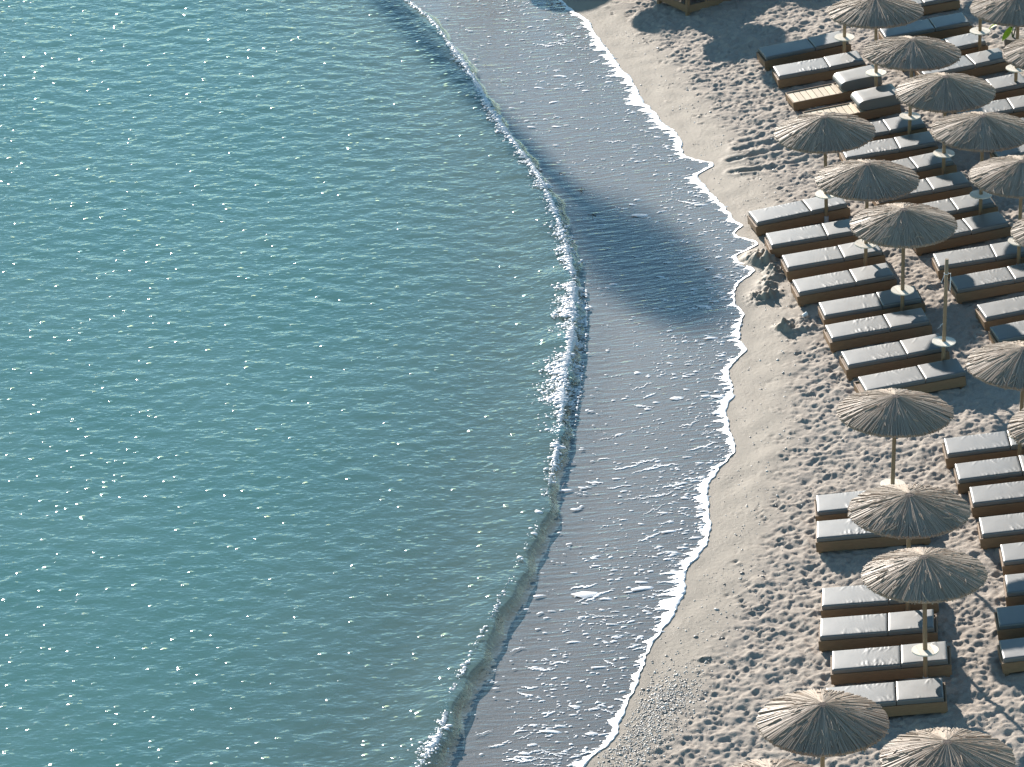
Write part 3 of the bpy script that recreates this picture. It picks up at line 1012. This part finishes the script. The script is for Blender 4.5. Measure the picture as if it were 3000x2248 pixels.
def lounger_matrix(x, y, yaw):
    a = math.radians(yaw)
    ex = Vector((math.cos(a), math.sin(a), SLOPE * math.cos(a))).normalized()
    ey = Vector((-math.sin(a), math.cos(a), -SLOPE * math.sin(a)))
    ez = ex.cross(ey).normalized()
    ey = ez.cross(ex)
    m = Matrix((ex, ey, ez)).transposed().to_4x4()
    m.translation = Vector((x, y, SLOPE * (x - 5) - 0.006)) - ex * 0.035 - ey * 0.005
    return m


def T(x, y, z): return Matrix.Translation((x, y, z))


for key, x, y, yaw in LOUNGERS:
    lab, grp = LG[key]
    t = empty('sun_lounger', lounger_matrix(x, y, yaw))
    tag(t, lab, 'sun lounger', grp)
    link('side_board', SIDE, t, T(0, 0, 0))
    link('side_board', SIDE, t, T(0, FW - 0.032, 0))
    link('end_board', END, t, T(0.003, 0, 0))
    link('end_board', END, t, T(FL - 0.033, 0, 0))
    for lx in (0.034, FL - 0.119):
        for ly in (0.033, FW - 0.083):
            link('leg', LEG, t, T(lx, ly, 0))
    if key in ('T3', 'T4'):
        for k in range(14):
            link('slat', SLAT, t, T(0.036 + k * 0.1435, 0, 0))
        link('cross_bar', CROSS, t, T(1.09, 0, 0.004))
        link('folded_mattress', FOLD, t, T(1.13, 0.005, 0.247))
        continue
    link('deck', DECK, t)
    dx = 0.10 if key == 'A8' else 0.035 + random.uniform(-0.012, 0.015)
    link('seat_cushion', random.choice(SEATS), t, T(dx, 0.005 + random.uniform(-.004, .004), 0.246) @ Matrix.Rotation(random.uniform(-.006, .006), 4, 'Z'))
    link('back_cushion', random.choice(BACKS), t, T(dx + SEAT_L + 0.014, 0.005 + random.uniform(-.004, .004), 0.248)
         @ Matrix.Rotation(random.uniform(-.02, 0.004), 4, 'Y'))


# ------------------------------------------------------------------ thatched parasols
PR, DROP, APEX, TABLE_Z = 1.065, 0.335, 2.46, 0.69


def thatch_mesh(seed, drop):
    r = np.random.default_rng(seed)
    V, Fc, tone = [], [], []

    def prof(rr):                    # gentle sag of the cone
        q = rr / PR
        return APEX - drop * (0.78 * q + 0.22 * q * q)

    n = 64                           # inner layer, top and bottom
    rad = [0.055, 0.25, 0.5, 0.75, 0.96 * PR]
    for lay in (0, 1):
        b = len(V)
        for q in rad:
            for k in range(n):
                a = 2 * math.pi * k / n
                V.append((q * math.cos(a), q * math.sin(a), prof(q) - 0.003 - 0.055 * lay)); tone.append(0.5)
        for i in range(len(rad) - 1):
            for k in range(n):
                f = (b + i * n + k, b + i * n + (k + 1) % n, b + (i + 1) * n + (k + 1) % n, b + (i + 1) * n + k)
                Fc.append(f[::-1] if lay == 0 else f)
    b1 = (len(rad) - 1) * n
    b2 = len(rad) * n + b1
    for k in range(n):
        Fc.append((b1 + k, b2 + k, b2 + (k + 1) % n, b1 + (k + 1) % n))

    cl = r.normal(0, 1, 90)          # bundles of reeds lie at different heights round the cone
    cl_t = r.uniform(0.2, 0.9, 90)

    def reed(a, r0, r1, w, lift, tn, crook):
        b = len(V)
        for i, q in enumerate((r0, r0 + (r1 - r0) * 0.55, r1)):
            aa = a + crook * (i - 1) * 0.010
            ww = w * (0.55, 1.0, 0.9)[i] * (0.4 + 0.6 * q / PR)
            h = prof(q) + lift * (0.35 + 0.65 * q / PR)
            ca, sa = math.cos(aa), math.sin(aa)
            tt = tn * r.uniform(0.8, 1.1)
            for s, dz in ((-1, -0.014), (-0.62, 0.002 + w * 0.55), (0.62, 0.002 + w * 0.55), (1, -0.014)):
                V.append((q * ca - s * ww * sa, q * sa + s * ww * ca, h + dz)); tone.append(tt)
        for i in range(2):
            for s in (0, 1, 2):
                p = b + i * 4 + s
                Fc.append((p, p + 4, p + 5, p + 1))
        Fc.append((b + 8, b + 11, b + 10, b + 9))
    nreed = 640
    for i in range(nreed):
        a = 2 * math.pi * (i + r.uniform(-.5, .5)) / nreed
        c = int(a / (2 * math.pi) * 90) % 90
        tn = np.clip(cl_t[c] * 0.5 + r.uniform(0.0, 0.65), 0, 1)
        reed(a, r.uniform(0.06, 0.10) if i % 2 else r.uniform(0.12, 0.4), PR * r.uniform(0.972, 1.016), r.uniform(0.0042, 0.0105),
             0.012 + 0.009 * cl[c] + r.uniform(-0.010, 0.016), tn, r.normal())
    for i in range(120):             # broken and loose pieces lying on top
        a = r.uniform(0, 2 * math.pi)
        q = r.uniform(0.3, 0.9)
        reed(a, q, q + r.uniform(0.06, 0.24), r.uniform(0.005, 0.010), 0.028 + r.uniform(0, 0.016), r.uniform(0.5, 1.0), r.normal() * 3)
    for i in range(240):             # cut ends along the rim
        a = r.uniform(0, 2 * math.pi)
        ca, sa = math.cos(a), math.sin(a)
        b = len(V)
        q = PR * r.uniform(0.94, 0.99)
        z = prof(q) - 0.012
        w = r.uniform(0.008, 0.016)
        ln = r.uniform(0.02, 0.05)
        for (s, dr, dz) in ((-1, 0, 0), (1, 0, 0), (0.6, 0.012, -ln), (-0.6, 0.012, -ln)):
            V.append(((q + dr) * ca - s * w * sa, (q + dr) * sa + s * w * ca, z + dz)); tone.append(0.2)
        Fc.append((b, b + 1, b + 2, b + 3))
    me = bpy.data.meshes.new('thatch')
    me.from_pydata(V, [], Fc)
    at = me.attributes.new('tone', 'FLOAT', 'POINT')
    at.data.foreach_set('value', np.array(tone, np.float32))
    me.materials.append(M['thatch'])
    me.update()
    return me


THATCH = [thatch_mesh(40 + i, d) for i, d in enumerate((0.345, 0.375, 0.355, 0.325, 0.365))]


def pole_mesh(h):
    mb = MB()
    mb.tube([(0, 0, -0.35), (0, 0, 0.8), (0.002, 0.001, 1.6), (0, 0, h)], [0.039, 0.039, 0.037, 0.036], 14)
    me = mb.mesh('pole', M['pole'])
    me.polygons.foreach_set('use_smooth', np.array([len(p.vertices) == 4 for p in me.polygons]))
    return me


def ring_mesh(name, r0, r1, z0, z1, mat, n=20):
    V, Fc = [], []
    for q, z in ((r0, z0), (r1, z0), (r1, z1), (r0, z1)):
        for k in range(n):
            a = 2 * math.pi * k / n
            V.append((q * math.cos(a), q * math.sin(a), z))
    for i in range(4):
        for k in range(n):
            j = (i + 1) % 4
            Fc.append((i * n + k, i * n + (k + 1) % n, j * n + (k + 1) % n, j * n + k))
    me = bpy.data.meshes.new(name)
    me.from_pydata(V, [], Fc)
    me.materials.append(mat)
    me.update()
    return me


def plank_meshes(R=0.234, n=4, th=0.022):
    out = []
    edges = np.linspace(-R, R, n + 1)
    for i in range(n):
        a, b = edges[i] + 0.0018, edges[i + 1] - 0.0018
        xs = np.linspace(a, b, 9)
        top = [(x, math.sqrt(max(R * R - x * x, 1e-5))) for x in xs]
        poly = top + [(x, -y) for x, y in top[::-1]]
        poly = [p for k, p in enumerate(poly) if k == 0 or (abs(p[0] - poly[k - 1][0]) + abs(p[1] - poly[k - 1][1])) > 1e-4]
        m = len(poly)
        V = [(x, y, th) for x, y in poly] + [(x, y, 0) for x, y in poly]
        Fc = [tuple(range(m))[::-1], tuple(m + k for k in range(m))] + [(k, (k + 1) % m, m + (k + 1) % m, m + k) for k in range(m)]
        me = bpy.data.meshes.new('plank')
        me.from_pydata(V, [], Fc)
        me.materials.append(M['plank'])
        me.update()
        out.append(me)
    return out


POLE = pole_mesh(APEX - 0.02)
PLANKS = plank_meshes()
COLLAR = ring_mesh('sleeve', 0.038, 0.047, -0.3, 0.17, M['sleeve'])
BATTEN = MB()
BATTEN.box(-0.19, 0.19, -0.075, -0.041, -0.028, -0.002)
BATTEN.box(-0.19, 0.19, 0.041, 0.075, -0.028, -0.002)
BATTEN = BATTEN.mesh('table', M['pole'])
HUB = ring_mesh('hub', 0.036, 0.085, APEX - 0.05, APEX - 0.006, M['dark'])
_c = MB()
_c.tube([(0, 0, APEX - 0.012), (0, 0, APEX - 0.002)], [0.06, 0.045], 12)
CAPM = _c.mesh('cap', M['dark'])
_r = MB()
_r.tube([(0.05, 0, APEX - 0.075), (PR * 0.93, 0, APEX - DROP * 0.93 - 0.075)], 0.016, 6)
RIB = _r.mesh('rib', M['pole'])


def table_at(parent, ang):
    tb = link('table', BATTEN, parent, T(0, 0, TABLE_Z - 0.022) @ Matrix.Rotation(ang, 4, 'Z'))
    for pm in PLANKS:
        link('plank', pm, tb)


def base_from_table(px, py):
    z = 0.0
    for _ in range(14):
        p = at_z(px, py, z + TABLE_Z)
        z = float(beach(p[0]))
    return p[0], p[1], z


def base_from_apex(px, py):
    z = 0.0
    for _ in range(14):
        p = at_z(px, py, z + APEX)
        z = float(beach(p[0]))
    return p[0], p[1], z


def base_from_shadow(px, py):
    """foot of a parasol whose canopy shadow is centred on this pixel of the sand"""
    g = on_beach(px, py)
    p = np.array(g)
    for _ in range(12):
        run = (float(beach(p[0])) + APEX - 0.2 - float(beach(g[0]))) / math.tan(SUN_EL)
        p = np.array([g[0] - math.sin(SUN_AZ) * run, g[1] + math.cos(SUN_AZ) * run, 0])
    return p[0], p[1], float(beach(p[0]))


# (how, pixel of that point, apex pixel or None, label)
PARASOLS = [
    ('t', (2568, 212), (2567, -2), 'thatched parasol cut by the top edge, above the folded mattresses'),
    ('t', (2664, 339), (2672, 120), 'second parasol down the upper diagonal line, dark blue shaded near side'),
    ('t', (2765, 447), (2769.5, 221.6), 'third parasol down the upper diagonal line, streaked near side'),
    ('t', (2873, 568), (2879, 344), 'fourth parasol down the upper diagonal line, over the middle row'),
    ('t', (2985, 704), (2993, 474), 'parasol half cut by the right edge, next below the fourth diagonal one'),
    ('t', (2422, 566), (2417, 338), 'leftmost upper parasol, over the lounger with bare slats'),
    ('t', (2536, 712), (2540.5, 481.5), 'parasol between the leftmost upper one and the large one below it'),
    ('t', (2644, 847.5), (2647, 614.8), 'parasol above the close row of eight, its full pole showing'),
    ('t', (2613, 1418), (2621.9, 1169), 'parasol in the open sand just below the close row of eight'),
    ('a', (2664, 1450), (2664, 1450), 'parasol covering the pair of loungers on the lower beach'),
    ('t', (2713.3, 1904), (2710.8, 1637.6), 'parasol above the four close loungers at the bottom'),
    ('a', (2410, 2059.5), (2410, 2059.5), 'parasol at the bottom standing alone on footprinted sand'),
    ('a', (2777, 2178.7), (2777, 2178.7), 'large parasol cut by the bottom edge near the corner'),
    ('a', (2258, 2262), (2258, 2262), 'parasol whose pale top just shows at the bottom edge'),
    ('t', (2988, 1272), (2999, 1012), 'parasol half cut by the right edge beside the bare pole'),
    ('a', (3128, 1207), None, 'parasol of which only a rounded rim shows at the right edge'),
    ('t', (2976, 198), (2984, -16), 'parasol at the top right corner above the lime green plant'),
    ('a', (3083, 112), (3083, 112), 'parasol rim at the right edge below the lime green plant'),
    ('a', (3122, 632), None, 'parasol rim at the right edge just below the half cut one'),
    ('t', (2474, 107), None, 'parasol whose pole and table stand over the topmost shaded lounger'),
    ('t', (2871, 89), None, 'parasol whose pole and white table stand in the upper right shade'),
    ('s', (2204, 143), None, 'parasol beyond the top edge shading the sand left of the topmost lounger'),
    ('s', (2375, 226), None, 'parasol beyond the top edge shading the topmost lounger'),
    ('s', (1987, 60), None, 'parasol beyond the top edge shading the wooden daybed'),
    ('s', (1700, 8), None, 'parasol beyond the top edge nearest the water'),
    ('s', (2120, 15), None, 'second parasol beyond the top edge behind the wooden daybed'),
    ('s', (2282, -12), None, 'third parasol beyond the top edge behind the wooden daybed'),
    ('s', (2445, -16), None, 'parasol beyond the top edge left of the shaded upper right row'),
    ('s', (2640, 40), None, 'parasol beyond the top edge shading the upper right row'),
    ('s', (2790, 172), None, 'parasol beyond the top edge behind the white round table'),
    ('s', (2960, 30), None, 'parasol beyond the top edge above the lime green plant'),
]
for i, (how, p, ap, lab) in enumerate(PARASOLS):
    bx, by, bz = {'t': base_from_table, 'a': base_from_apex, 's': base_from_shadow}[how](*p)
    lean = 0.0
    if ap and how == 't' and ap[0] < 3000:
        q = project((bx, by, bz + APEX))
        m_px = project((bx + 1, by, bz + APEX))[0] - q[0]
        lean = max(-0.06, min(0.06, (ap[0] - q[0]) / m_px / (APEX - TABLE_Z)))
    rz = random.uniform(0, 6.28)
    tilt = Matrix.Rotation(lean, 4, 'Y') @ Matrix.Rotation(random.uniform(-.03, .03), 4, 'X')
    t = empty('thatched_parasol', T(bx, by, bz - 0.005) @ tilt)
    tag(t, lab, 'parasol', 'thatched parasols')
    link('pole', POLE, t)
    link('sleeve', COLLAR, t)
    th = link('thatch', THATCH[(i * 3 + i // 5) % 5], t, Matrix.Rotation(rz, 4, 'Z'))
    tag(th, kind='stuff')
    link('hub', HUB, th)
    link('cap', CAPM, t)
    for k in range(8):
        link('rib', RIB, t, Matrix.Rotation(rz + k * math.pi / 4, 4, 'Z'))
    if how != 'a' or p[0] < 2990:
        table_at(t, random.choice([0.3, 0.5, 0.15, 0.6, -0.2]))

# bare pole that has lost its thatch, with table and tied cord
bx, by, bz = base_from_table(2763.6, 999)
t = empty('bare_parasol_pole', T(bx, by, bz - 0.005) @ Matrix.Rotation(0.018, 4, 'Y'))
tag(t, 'bare wooden parasol pole without thatch, white cord tied near its top', 'pole')
link('pole', POLE, t)
link('sleeve', COLLAR, t)
table_at(t, 0.45)
mb = MB()
ring = [(0.044 * math.cos(a), 0.044 * math.sin(a), 2.14 + 0.01 * math.sin(a)) for a in np.linspace(0, 2 * math.pi, 13)]
mb.tube(ring, 0.006, 6, False)
mb.tube([(0.04, -0.02, 2.14), (0.075, -0.05, 2.16), (0.085, -0.05, 2.05), (0.075, -0.05, 1.80)], 0.011, 6)
mb.tube([(-0.035, -0.03, 2.15), (-0.07, -0.05, 2.04), (-0.10, -0.05, 1.96)], 0.006, 6)
link('cord', mb.mesh('cord', M['cord']), t)
mb = MB()
mb.tube([(-0.03, -0.03, 1.08), (-0.08, -0.04, 1.05), (-0.085, -0.04, 1.02), (-0.14, -0.05, 0.98)], 0.006, 6)
link('hook', mb.mesh('hook', M['cord']), t)


# ------------------------------------------------------------------ wooden daybed at the top edge
def daybed():
    p = on_beach(2014, 46)
    a1 = on_beach(2140, 0)
    ang = math.atan2(a1[1] - p[1], a1[0] - p[0])
    L, Wd, Hh = 2.3, 1.25, 0.62
    m = T(p[0], p[1], float(beach(p[0])) - 0.01) @ Matrix.Rotation(ang, 4, 'Z')
    t = empty('wooden_daybed', m)
    tag(t, 'brown wooden daybed corner in shade at the top edge', 'daybed')
    post = MB(); post.box(0, 0.09, 0, 0.09, -0.05, Hh)
    pm = post.mesh('post', M['frame'])
    for x in (0, L - 0.09):
        for y in (0, Wd - 0.09):
            link('post', pm, t, T(x, y, 0))
    for nm, z0, z1 in (('lower_rail', 0.06, 0.24), ('upper_rail', 0.46, 0.60)):
        a = MB(); a.box(0.091, L - 0.091, 0.012, 0.05, z0, z1)
        am = a.mesh(nm, M['frame'])
        b = MB(); b.box(0.012, 0.05, 0.091, Wd - 0.091, z0, z1)
        bm_ = b.mesh(nm, M['frame'])
        link(nm, am, t); link(nm, am, t, T(0, Wd - 0.062, 0))
        link(nm, bm_, t); link(nm, bm_, t, T(L - 0.062, 0, 0))
    s = MB()
    for k in range(3):
        x = 0.55 + k * 0.6
        s.box(x, x + 0.07, 0.016, 0.046, 0.241, 0.459)
    link('stile', s.mesh('stile', M['frame']), t)
    s = MB(); s.box(0.055, L - 0.055, 0.055, Wd - 0.055, 0.50, 0.53)
    link('deck', s.mesh('deck', M['frame']), t)
    cm = cushion_mesh('cushion', 1.9, 1.1, 0.14, 900, 0.4)
    link('cushion', cm, t, T(0.2, 0.07, 0.532))


daybed()


# ------------------------------------------------------------------ small things
def cup():
    p = on_beach(2352, 934)
    mb = MB()
    n = 16
    prof = [(0.033, 0.0), (0.036, 0.004), (0.044, 0.11), (0.046, 0.112), (0.042, 0.112), (0.034, 0.006), (0.0, 0.006)]
    V, Fc = [], []
    for r, z in prof:
        for k in range(n):
            a = 2 * math.pi * k / n
            V.append((max(r, 1e-4) * math.cos(a), max(r, 1e-4) * math.sin(a), z))
    for i in range(len(prof) - 1):
        for k in range(n):
            Fc.append((i * n + k, i * n + (k + 1) % n, (i + 1) * n + (k + 1) % n, (i + 1) * n + k))
    Fc.append(tuple(range(n))[::-1])
    mb.add(V, Fc)
    me = mb.mesh('plastic_cup', M['cup'], True)
    o = link('plastic_cup', me)
    o.matrix_world = T(p[0], p[1], sand_z(p[0], p[1]) + 0.036) @ Matrix.Rotation(0.7, 4, 'Z') @ Matrix.Rotation(math.radians(80), 4, 'Y')
    tag(o, 'white plastic cup lying on the sand at a lounger foot', 'cup')


cup()


def plant():
    p = on_beach(2966, 150)
    t = empty('potted_plant', T(p[0], p[1], float(beach(p[0]))) @ Matrix.Scale(1.5, 4))
    tag(t, 'lime green leafy plant behind a parasol pole, top right corner', 'plant')
    mb = MB()
    mb.tube([(0, 0, -0.03), (0, 0, 0.02), (0, 0, 0.20), (0, 0, 0.23)], [0.10, 0.11, 0.14, 0.145], 14)
    link('pot', mb.mesh('pot', M['terracotta']), t)
    mb = MB()
    for k in range(3):
        a = k * 2.1
        mb.tube([(0, 0, 0.2), (0.03 * math.cos(a), 0.03 * math.sin(a), 0.32), (0.06 * math.cos(a), 0.06 * math.sin(a), 0.42)], 0.01, 6)
    link('stem', mb.mesh('stem', M['stem']), t)
    for k, (a, L, w, rise) in enumerate([(3.3, 0.34, 0.06, 0.10), (2.7, 0.26, 0.055, 0.2), (0.2, 0.28, 0.055, 0.22), (5.6, 0.22, 0.05, 0.1), (4.1, 0.28, 0.055, -0.05), (1.2, 0.25, 0.05, 0.22)]):
        V, Fc = [], []
        for i, s in enumerate(np.linspace(0, 1, 7)):
            r = 0.04 + L * s
            z = 0.40 + rise * math.sin(s * 2.2) - 0.10 * s * s
            hw = w * math.sin(math.pi * (0.08 + 0.9 * s)) ** 0.7
            for q in (-1, 0, 1):
                V.append((r * math.cos(a) - q * hw * math.sin(a), r * math.sin(a) + q * hw * math.cos(a), z + 0.012 * abs(q)))
        for i in range(6):
            for q in (0, 1):
                Fc.append((i * 3 + q, i * 3 + q + 1, i * 3 + q + 4, i * 3 + q + 3))
        me = bpy.data.meshes.new('leaf'); me.from_pydata(V, [], Fc); me.materials.append(M['lime']); me.update()
        link('leaf', me, t)


plant()


def palm():
    """tall palm on the far curve of the bay; its shadow lies across the backwash"""
    c = at_z(1872, 752, -0.2)
    hz = 66.0
    bx, by = c[0] - math.sin(SUN_AZ) * hz, c[1] + math.cos(SUN_AZ) * hz
    gz = float(ground(np.array(bx), np.array(by)))
    top = hz * math.tan(SUN_EL) - 0.2
    t = empty('palm_tree', T(bx, by, gz))
    tag(t, 'tall palm tree beyond the top edge whose crown shades the backwash', 'tree')
    mb = MB()
    hh = top - gz
    pts = [(0.25 * math.sin(s * 3) * (1 - s), 0, hh * s - 0.4 * (s == 0)) for s in np.linspace(0, 1, 14)]
    mb.tube(pts, [0.42 - 0.14 * s for s in np.linspace(0, 1, 14)], 10)
    link('trunk', mb.mesh('trunk', M['bark'], True), t)
    V, Fc = [], []
    for i in range(15):              # one frond: rachis with leaflets either side
        s = i / 14
        x, z = 1.55 * s, 0.75 * math.sin(s * 2.3) - 0.35 * s * s
        for sd in (-1, 1):
            ln = 0.42 * math.sin(math.pi * (0.12 + 0.8 * s))
            b = len(V)
            V += [(x, 0, z), (x + 0.13, 0, z - 0.01), (x + 0.20, sd * ln, z - 0.16)]
            Fc.append((b, b + 1, b + 2))
    me = bpy.data.meshes.new('frond'); me.from_pydata(V, [], Fc); me.materials.append(M['frond']); me.update()
    k = 0
    for el in (-1.25, -0.8, -0.35, 0.05, 0.45, 0.9):
        nn = int(14 * math.cos(el) + 5)
        for j in range(nn):
            link('frond', me, t, T(0, 0, hh) @ Matrix.Rotation(j * 2 * math.pi / nn + k, 4, 'Z') @ Matrix.Rotation(-el, 4, 'Y') @ Matrix.Scale(0.86, 4))
        k += 0.37


palm()


def weed():
    i = 0
    for (px, py, s, lab) in [(1648, 510, 0.06, 'uppermost scrap of brown seaweed in the backwash near the wave'),
                             (1702, 558, 0.07, 'scrap of brown seaweed just above the shaded backwash'),
                             (1735, 630, 0.07, 'scrap of brown seaweed inside the shaded backwash')]:
        p = at_z(px, py, -0.25)
        for _ in range(5):
            p = at_z(px, py, float(ground(np.array(p[0]), np.array(p[1]))) + 0.02)
        mb = MB()
        r = random.Random(i)
        for k in range(5):
            a = r.uniform(0, 6.28)
            q = [(0, 0, 0.006)]
            for j in range(4):
                a += r.uniform(-.7, .7)
                q.append((q[-1][0] + math.cos(a) * s * 0.35, q[-1][1] + math.sin(a) * s * 0.55, 0.006))
            mb.tube(q, 0.005, 5)
        o = link('seaweed', mb.mesh('seaweed', M['weed']))
        o.matrix_world = T(*p)
        tag(o, lab, 'seaweed', 'scraps of seaweed')
        i += 1


weed()
